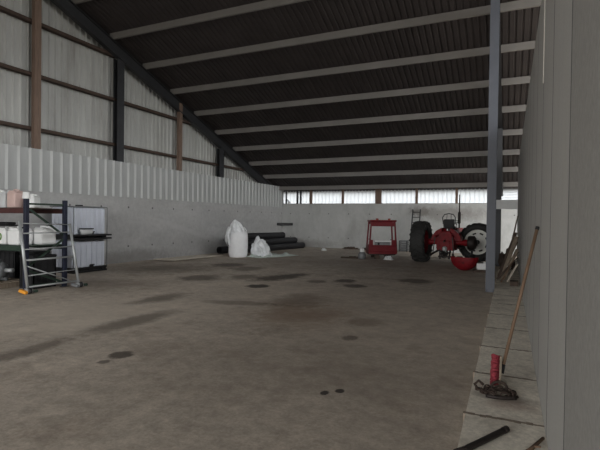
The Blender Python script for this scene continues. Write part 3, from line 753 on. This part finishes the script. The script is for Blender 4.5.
def rim_mesh(Rr, W, slots=8, dish=.06):
    """slotted disc, axis X, face towards -X"""
    m = MB(); n = slots * 12; rr = [.10, .14, .2, Rr * .56, Rr * .66, Rr * .72, Rr * .77, Rr * .84, Rr * .95]
    def P(u, v):
        a = 2 * PI * u / n; r = rr[v]
        x = -dish * (1 - ((r - .1) / Rr) ** 2) if r < Rr * .84 else .0 + .02
        return Vector((x, r * math.cos(a), r * math.sin(a)))
    V = [[m.bm.verts.new(P(u, v)) for v in range(len(rr))] for u in range(n)]
    for u in range(n):
        for v in range(len(rr) - 1):
            ph = u % 12
            if v == 4 and 3 <= ph < 9: continue
            if v == 5 and 3 <= ph < 9: continue
            f = m.bm.faces.new((V[u][v], V[(u + 1) % n][v], V[(u + 1) % n][v + 1], V[u][v + 1])); f.smooth = True
    m.lathe([(Rr * .95, .02), (Rr * 1.0, -W * .30), (Rr * 1.05, -W * .32), (Rr * 1.05, -W * .30), (Rr * 1.0, W * .3), (Rr * .95, .05)], 64, axis='X')
    for k in range(8):
        a = 2 * PI * k / 8; m.lathe([(0, -.03), (.016, -.03), (.016, 0)], 6, (-dish * .95, .155 * math.cos(a), .155 * math.sin(a)), axis='X')
    return m
def wheel_parts(parent, Ro, W, Ri, c, rim_mat, flip=False, lugs=20, rx=0):
    ty = tyre_mesh(Ro, W, Ri, lugs).build('tyre', M_tyre, parent, loc=c)
    rm = rim_mesh(Ri, W).build('rim', rim_mat, ty)
    if flip: rm.rotation_euler = (0, 0, PI)
    return ty

# ------------------------------------------------------------------ tractor
t = thing('red_tractor', (-2.37, 19.85, 0), 'old red tractor seen from behind with one rear wheel taken off', 'tractor', rz=R(-5))
wheel_parts(t, .87, .60, .5, (-1.06, 0, .87), M_red, True)
m = MB(); m.lathe([(.0, -.74), (.13, -.74), (.13, -.66), (.10, -.6), (.11, -.35), (.17, -.2), (.17, .2), (.11, .35), (.10, .66), (.14, .72), (.14, .86), (0, .86)], 20, (0, 0, .87), axis='X'); m.build('axle_housing', M_red, t)
m = MB(); m.lathe([(0, .84), (.27, .84), (.29, .88), (.29, 1.08), (.24, 1.12), (.12, 1.13), (.10, 1.2), (0, 1.2)], 24, (0, 0, .87), axis='X')
for k in range(8): a = 2 * PI * k / 8; m.lathe([(0, 1.16), (.018, 1.16), (.018, 1.1)], 6, (0, .18 * math.cos(a), .87 + .18 * math.sin(a)), axis='X')
m.build('brake_drum', M_greasy, t, label='bare dark hub where the wheel is off')
m = MB(); m.prism([(-.33, .55), (.33, .55), (.36, .9), (.26, 1.24), (-.26, 1.24), (-.36, .9)], -.36, .5, 'Y')
m.box((0, -.37, .78), (.42, .06, .34), bev=.02)
m.build('gearbox_housing', M_red, t)
m = MB(); m.prism([(-.15, .5), (.15, .5), (.17, .8), (.15, 1.12), (-.15, 1.12), (-.17, .8)], .5, 1.5, 'Y'); m.build('clutch_housing', M_red, t)
m = MB(); m.box((0, -.02, 1.27), (.4, .5, .14), bev=.03); m.lathe([(.0, -.26), (.06, -.26), (.06, .26), (0, .26)], 14, (0, -.22, 1.2), axis='X'); m.lathe([(0, 0), (.07, 0), (.07, .12), (0, .12)], 14, (-.1, .1, 1.33)); m.build('hydraulic_block', M_red, t)
for sx in (-1, 1):
    m = MB(); m.prism([(sx * .26, .95), (sx * .62, .95), (sx * .56, 1.14), (sx * .40, 1.34), (sx * .18, 1.47), (sx * .16, 1.2)], -.22, .28, 'Y'); m.box((sx * .48, .02, 1.02), (.22, .34, .2), bev=.03); m.build('fender_bracket', M_red, t)
    m = MB(); m.bar((sx * .24, -.2, 1.2), (sx * .34, -.62, 1.12), .06, .05); m.build('lift_arm', M_red, t)
    m = MB(); m.bar((sx * .34, -.62, 1.1), (sx * .4, -.68, .5), .035, .035); m.build('lift_rod', M_greasy, t)
    m = MB(); m.bar((sx * .28, -.1, .55), (sx * .42, -.85, .42), .04, .07); m.lathe([(.03, -.03), (.06, -.03), (.06, .03), (.03, .03)], 14, (sx * .43, -.9, .41), axis='X', close=True); m.build('lower_link', M_greasy, t)
    m = MB(); m.box((sx * .34, .55, .62), (.3, .6, .04)); m.bar((sx * .2, .6, .6), (sx * .2, .6, .75), .04); m.build('footplate', M_greasy, t)
    m = MB(); m.bar((sx * .22, -.3, .75), (sx * .18, -.42, .2), .06, .05); m.build('drawbar_hanger', M_greasy, t)
m = MB(); m.bar((0, .4, .42), (0, -.72, .36), .09, .04); m.box((0, -.4, .3), (.5, .08, .06)); m.box((0, -.72, .38), (.1, .1, .12), bev=.02); m.build('drawbar', M_greasy, t)
m = MB(); m.tube([(0, -.38, .62), (0, -.55, .62)], .035, 12); m.lathe([(0, -.44), (.1, -.44), (.1, -.38), (0, -.38)], 16, (0, 0, .62), axis='Y'); m.build('pto_shaft', M_alu, t)
m = MB(); m.bar((0, -.3, .98), (.02, -.7, .92), .04, .04); m.build('top_link', M_greasy, t)
st = MB(); st.box((.08, .2, 1.48), (.42, .42, .10), bev=.04, seg=3); st.bar((.08, .2, 1.3), (.08, .2, 1.45), .12, .16)
seat = st.build('seat', M_black, t)
m = MB(); m.box((.08, -.0, 1.66), (.42, .08, .34), rot=(.12, 0, 0), bev=.035, seg=3); m.build('backrest', M_black, seat)
m = MB()
m.tube([(-.16, -.02, 1.62), (-.18, -.04, 1.9), (-.1, -.05, 2.02), (.08, -.05, 2.06), (.25, -.05, 2.02), (.33, -.04, 1.9), (.32, -.02, 1.62)], .02, 8); m.tube([(-.02, -.02, 1.8), (-.0, -.04, 2.03)], .012, 6); m.tube([(.16, -.02, 1.8), (.16, -.04, 2.03)], .012, 6)
m.build('seat_frame', M_dark, seat)
m = MB(); m.tube([(.08 + .19 * math.cos(a * PI / 12), .86 + .19 * math.sin(a * PI / 12) * .9, 1.72 + .19 * math.sin(a * PI / 12) * .4) for a in range(24)], .014, 6, closed=True)
for k in range(3): a = 2 * PI * k / 3; m.tube([(.08, .86, 1.70), (.08 + .19 * math.cos(a), .86 + .17 * math.sin(a), 1.72 + .076 * math.sin(a))], .01, 6)
m.tube([(.08, .86, 1.70), (.08, 1.1, 1.3)], .022, 8); m.build('steering_wheel', M_black, t)
m = MB(); m.prism([(-.2, 1.02), (.2, 1.02), (.2, 1.28), (.17, 1.45), (-.17, 1.45), (-.2, 1.28)], 1.02, 2.62, 'Y'); m.build('bonnet', M_red, t)
m = MB(); m.box((0, 2.63, 1.08), (.46, .05, .62), bev=.02); m.build('grille', M_greasy, t)
m = MB(); m.box((0, 1.95, .84), (.28, 1.0, .5), bev=.03); m.build('engine_block', M_greasy, t)
m = MB(); m.tube([(.12, 1.95, 1.4), (.12, 1.95, 2.08)], .032, 12); m.tube([(.12, 1.95, 2.0), (.12, 1.95, 2.95)], .026, 12); ex = m.build('exhaust_pipe', M_greasy, t)
m = MB(); m.lathe([(.03, 1.62), (.065, 1.68), (.065, 2.12), (.03, 2.18)], 16, (.12, 1.95, 0)); m.build('muffler', M_greasy, ex)
m = MB(); m.tube([(-.62, 2.72, .42), (-.1, 2.72, .55), (.1, 2.72, .55), (.62, 2.72, .42)], .05, 10); m.bar((0, 2.5, .62), (0, 2.85, .62), .2, .18); m.build('front_axle', M_red, t)
for sx in (-1, 1):
    ft = tyre_mesh(.38, .2, .21, 14).build('front_tyre', M_tyre, t, loc=(sx * .68, 2.72, .385))
    rm = rim_mesh(.21, .2).build('front_rim', M_rim, ft)
    if sx > 0: rm.rotation_euler = (0, 0, PI)
# levers
for x, y, h in ((-.2, .35, 1.75), (-.14, .42, 1.7), (.36, .2, 1.62)):
    m = MB(); m.tube([(x, y, 1.2), (x - .02, y - .05, h)], .012, 6); m.lathe([(0, -.03), (.025, -.01), (.025, .02), (0, .035)], 10, (x - .02, y - .05, h)); m.build('lever', M_greasy, t)
# axle stand under the bare hub
w = Matrix.Rotation(R(-5), 3, 'Z') @ Vector((.99, 0, 0))
t = thing('axle_stand', (-2.37 + w.x, 19.85 + w.y, 0), 'black axle stand under the bare hub of the tractor', 'axle stand', rz=R(-5))
m = MB()
for k in range(4): a = PI / 4 + k * PI / 2; m.bar((.2 * math.cos(a), .2 * math.sin(a), 0.0), (.06 * math.cos(a), .06 * math.sin(a), .42), .04, .04)
m.tube([(0, 0, .3), (0, 0, .55)], .045, 12); m.build('stand_legs', M_black, t)
m = MB(); m.box((0, 0, .56), (.2, .16, .03)); m.build('saddle', M_black, t)

# loose silver wheel
t = thing('wheel_assembly', (-1.25, 21.25, 0), 'big loose tractor wheel with silver slotted rim behind the bare hub', 'wheel', rz=R(80))
g = tyre_mesh(.84, .46, .54, 20).build('tyre', M_tyre, t, loc=(.0, 0, .845)); 
rm = rim_mesh(.54, .46, 8, .09).build('rim', M_rim, g)
m = MB(); m.lathe([(0, .0), (.1, .0), (.13, .03), (.13, .06), (0, .06)], 18, (-.06, 0, 0), axis='X'); m.build('hub_plate', M_black, g)
m = MB(); m.lathe([(0, .10), (.50, .10), (.50, .115), (0, .115)], 40, axis='X'); m.build('slot_shade_disc', M_black, g)  # black disc added behind the rim slots as painted shade
g.rotation_euler = (0, R(6), 0)
rm.rotation_euler = (0, 0, 0)

# red mudguard lying on the floor
t = thing('tractor_mudguard', (-1.45, 17.3, 0), 'red curved mudguard lying on the floor before the tractor hub', 'mudguard', rz=R(-12))
m = MB(); n = 30
def mg(u, v):
    a = R(178) + R(184) * u / n; r = .47
    y = -.2 + .4 * v / 6
    rr = r - (.06 * (abs(v - 3) / 3) ** 3)
    return (rr * math.cos(a), y, .475 + rr * math.sin(a))
m.grid(n + 1, 7, mg); m.build('guard_sheet', M_red, t, solid=.012)
m = MB(); pts = [(.43 * math.cos(R(180 + 180 * k / 24)), .475 + .43 * math.sin(R(180 + 180 * k / 24))) for k in range(25)]
m.prism(pts, -.19, -.175, 'Y')
m.grid(25, 9, lambda u, v: (math.cos(R(180 + 180 * u / 24)) * .43 * math.cos(PI / 2 * v / 8), -.19 - .14 * math.sin(PI / 2 * v / 8), .475 + math.sin(R(180 + 180 * u / 24)) * .43 * math.cos(PI / 2 * v / 8)))
m.build('side_plate', M_red, t)
m = MB(); m.box((-.18, -.0, .46), (.14, .3, .06), bev=.02); m.box((.05, -.2, .3), (.12, .02, .1), bev=.01); m.build('bracket', M_greasy, t)
# white box on a dark board
m = MB(); m.box((0, 0, .03), (.55, .5, .06), bev=.01); m.box((.02, .02, .075), (.42, .3, .03), bev=.008); o = m.build('dark_board', M_bark); o.location = (-.88, 17.05, 0); o.rotation_euler = (0, 0, .1); tag(o, 'dark board on the floor under the white container', 'board')
t = thing('white_container', (-.87, 17.02, .09), 'small white container on a dark board next to the column', 'container', rz=.1)
m = MB(); m.box((0, 0, .11), (.32, .26, .22), bev=.03, seg=2); m.build('body', M_white, t)
m = MB(); m.lathe([(0, .26), (.05, .26), (.05, .21)], 14, (.1, 0, 0)); m.build('cap', M_white, t)

# ------------------------------------------------------------------ leaning timber between column and wall
def plank(a, c, w, h, mt, lab, cat='plank', nm='timber_plank', rad=None):
    a, c = Vector(a), Vector(c); m = MB()
    if rad:
        k = 8; pts = []
        for i in range(k + 1):
            f = i / k; p = (c - a) * f; pts.append(p + Vector((nz((f * 3, 0, 0), 1.5, lab.__len__()) * .05 * math.sin(PI * f), nz((0, f * 3, 1), 1.5, len(lab)) * .05 * math.sin(PI * f), 0)))
        m.tube(pts, rad, 8, r1=rad * .5)
    else: m.bar((0, 0, 0), c - a, w, h, bev=.004)
    o = m.build(nm, mt); o.location = a; return tag(o, lab, cat, 'scrap timber leaning behind the column')
plank((-.20, 14.35, .115), (.19, 14.9, 1.32), .12, .03, M_woodg, 'longest grey plank leaning from the kerb to the wall')
plank((-.14, 14.12, .115), (.20, 14.45, .98), .10, .025, M_woodg, 'shorter grey plank leaning beside the longest one')
plank((-.28, 14.75, .13), (.17, 15.5, 1.42), .08, .05, M_bark, 'dark batten leaning on the wall behind the grey planks')
plank((-.1, 15.8, .11), (.22, 16.1, 1.95), 0, 0, M_bark, 'tall thin branch standing against the wall', 'branch', 'branch', .035)
plank((-.31, 14.02, .135), (.22, 13.98, .78), 0, 0, M_bark, 'dark branch leaning in front of the planks', 'branch', 'branch', .035)
plank((-.24, 16.4, .12), (.21, 16.8, 1.1), .14, .03, M_handle, 'brown board leaning furthest back by the wall')
plank((-.05, 13.75, .115), (.2, 13.85, .6), .09, .025, M_ply, 'short pale board leaning in front of the planks')
plank((-.27, 15.15, .115), (.2, 15.62, 1.15), 0, 0, M_woodg, 'bleached thin branch leaning on the wall behind the batten', 'branch', 'branch', .028)
plank((-.2, 13.5, .115), (.22, 13.62, .95), 0, 0, M_handle, 'thin brown stick leaning nearest the broom', 'branch', 'branch', .02)
heap('rusty_scrap', (-.08, 17.6, .1), .24, .4, .55, M_rust, 'rusty scrap pile behind the leaning planks', 'scrap', 22, .4)
m = MB(); m.box((0, 0, 0), (.11, .02, .10), rot=(.3, .4, .2), bev=.004); o = m.build('white_plate', M_white); o.location = (-.02, 14.28, .44); tag(o, 'small white plate caught among the leaning planks', 'plate')
m = MB(); m.box((0, 0, .06), (.2, .4, .12), bev=.01); o = m.build('dark_box', M_bark); o.location = (.12, 13.15, .1); tag(o, 'dark low block on the kerb against the wall', 'block')

# ------------------------------------------------------------------ broom
KZ = .10
H0 = Vector((-.052, 5.06, KZ + .13)); H1 = Vector((.262, 5.40, 1.70))
t = thing('broom', (-.07, 5.03, KZ), 'broom with red bristles and wooden handle leaning on the dividing wall', 'broom')
O = Vector((-.07, 5.03, KZ)); dirv = (H1 - H0).normalized(); hp = H0 - O
m = MB(); m.tube([hp, H1 - O], .0165, 12); hd = m.build('handle', M_handle, t)
m = MB(); m.tube([H1 - O - dirv * .03, H1 - O + dirv * .004], .019, 12); m.build('handle_cap', M_black, hd)
hx = Vector((.02, .22, 1)).normalized()                                   # the head stands on its end, bristles away from the wall
bd = Vector((-1, -.35, 0)); bd = (bd - hx * bd.dot(hx)).normalized(); nrm = bd.cross(hx).normalized()
HC = Vector((-.0, .0, .155)); HL = .29
def hb(mm): Mx = Matrix((hx, nrm, bd)).transposed().to_4x4(); Mx.translation = HC; return mm.xf(Mx)
mm = MB(); mm.box((0, 0, 0), (HL, .06, .028), bev=.007); head = hb(mm).build('head_block', M_woodg, t)
mm = MB(); r5 = random.Random(3)
for i in range(18):
    for j in range(4):
        c0 = Vector((-HL * .46 + HL * .92 * i / 17, -.021 + .042 * j / 3, .012)); e = c0 + Vector((r5.uniform(-.008, .008) + c0.x * .05, c0.y * .3 + r5.uniform(-.005, .005), .066 + r5.uniform(-.004, .003)))
        mm.tube([c0, e], .0085, 5, r1=.0105)
hb(mm).build('bristles', M_brush, head, label='red bristles')
mm = MB(); mm.tube([hp - dirv * .01, hp + dirv * .08], .024, 12, r1=.02); mm.bar(hp, HC + hx * .02 - bd * .012, .03, .03); mm.build('socket', M_black, head)

# ------------------------------------------------------------------ chain, sticks on the kerb
t = thing('rusty_chain', (-.075, 4.72, KZ), 'tangled rusty chain lying in front of the broom on the kerb', 'chain', rz=.2)
def link(c, rot, s=1.0):
    m = MB(); pts = []
    for k in range(20):
        a = 2 * PI * k / 20; pts.append((math.cos(a) * .026 * s + (.018 * s if math.cos(a) > 0 else -.018 * s), math.sin(a) * .024 * s, 0))
    m.tube(pts, .0085 * s, 6, closed=True); m.xf(Matrix.Translation(c) @ Euler(rot).to_matrix().to_4x4()); return m
rr = random.Random(5)
n = 24
for k in range(n):
    f = k / (n - 1); a = f * PI * 3.3
    rad = .15 - .03 * f
    c = (rad * math.cos(a) * 1.0 + rr.uniform(-.01, .01), rad * .62 * math.sin(a), .014 + .018 * (k % 2) + .03 * f)
    link(c, (PI / 2 * (k % 2) * .8 + rr.uniform(-.3, .3), rr.uniform(-.2, .2), a + PI / 2), .8).build('link', M_rust, t)
m = MB(); m.tube([(-.17, .05, .03), (-.2, .08, .07), (-.16, .1, .1), (-.12, .07, .07)], .014, 8); m.lathe([(.012, -.01), (.03, -.01), (.03, .01), (.012, .01)], 12, (-.17, .05, .035), close=True); m.build('hook', M_rust, t)
m = MB(); m.tube([(.02 + .07 * math.cos(a), .06 + .02 * math.sin(a), .06 + .05 * math.sin(a)) for a in [R(-20 + 22 * k) for k in range(11)]], .014, 8); m.tube([(-.06, .06, .045), (.1, .06, .045)], .012, 8); m.build('shackle', M_rust, t)
m = MB(); m.tube([(-.12 + .26 * k / 8, -.07 - .025 * math.sin(PI * k / 8), .02) for k in range(9)], .018, 8); m.build('iron_bar', M_greasy, t)
m = MB(); m.tube([(-.32, 3.38, KZ + .024), (-.26, 3.46, KZ + .024), (.0, 3.93, KZ + .024)], .0235, 14); m.tube([(-.02, 3.895, KZ + .025), (.005, 3.94, KZ + .025)], .0255, 14); o = m.build('dark_rod', M_greasy); tag(o, 'thick dark rod lying on the kerb near the bottom edge', 'rod')
m = MB(); m.tube([(.10, 3.55, KZ + .02), (.17, 3.7, KZ + .016), (.255, 3.9, KZ + .022)], .015, 8, r1=.012); m.tube([(.18, 3.73, KZ + .02), (.23, 3.72, KZ + .03)], .008, 6); o = m.build('stick', M_handle); tag(o, 'brown crooked stick lying in the corner of kerb and wall', 'stick')

# ------------------------------------------------------------------ light, world, camera
W = bpy.data.worlds.new('overcast'); S.world = W; W.use_nodes = True
nt = W.node_tree; bg = nt.nodes['Background']
tc = nt.nodes.new('ShaderNodeTexCoord'); sx = nt.nodes.new('ShaderNodeSeparateXYZ'); nt.links.new(tc.outputs['Generated'], sx.inputs[0])
rp = nt.nodes.new('ShaderNodeValToRGB'); mr = nt.nodes.new('ShaderNodeMapRange'); mr.inputs['From Min'].default_value = -1; mr.inputs['From Max'].default_value = 1
nt.links.new(sx.outputs['Z'], mr.inputs['Value']); nt.links.new(mr.outputs[0], rp.inputs['Fac'])
e = rp.color_ramp.elements; e[0].position = .47; e[0].color = (.22, .21, .19, 1); e[1].position = .53; e[1].color = (1.0, 1.0, .985, 1)
nt.links.new(rp.outputs['Color'], bg.inputs['Color']); bg.inputs['Strength'].default_value = 1.0
la = bpy.data.lights.new('open_front', 'AREA'); la.shape = 'RECTANGLE'; la.size = 5.5 - XL; la.size_y = 7.6; la.cycles.is_portal = True
lo = bpy.data.objects.new('open_front', la); COL.objects.link(lo); lo.location = ((XL + 5.5) / 2, YF - .3, 3.7); lo.rotation_euler = (R(90), 0, 0)
la2 = bpy.data.lights.new('open_side', 'AREA'); la2.shape = 'RECTANGLE'; la2.size = YB - 3; la2.size_y = 11; la2.cycles.is_portal = True
lo2 = bpy.data.objects.new('open_side', la2); COL.objects.link(lo2); lo2.location = (XE + .3, (YB + 3) / 2, 6.5); lo2.rotation_euler = (R(90), 0, R(90))

cam = bpy.data.cameras.new('camera'); co = bpy.data.objects.new('camera', cam); COL.objects.link(co)
cam.sensor_width = 36; cam.lens = 458.947 / 600 * 36; cam.clip_start = .02
yaw, pit, rol = R(24.58827), R(.73441), R(.75497)
f = Vector((-math.sin(yaw) * math.cos(pit), math.cos(yaw) * math.cos(pit), -math.sin(pit)))
r = Vector((math.cos(yaw), math.sin(yaw), 0)); u = r.cross(f)
r2 = r * math.cos(rol) + u * math.sin(rol); u2 = u * math.cos(rol) - r * math.sin(rol)
Mx = Matrix((r2, u2, -f)).transposed().to_4x4(); Mx.translation = (0, 0, 1.75); co.matrix_world = Mx
S.camera = co
vs = S.view_settings; vs.view_transform = 'Standard'; vs.look = 'None'; vs.gamma = 1; vs.use_curve_mapping = False; vs.exposure = 2.95
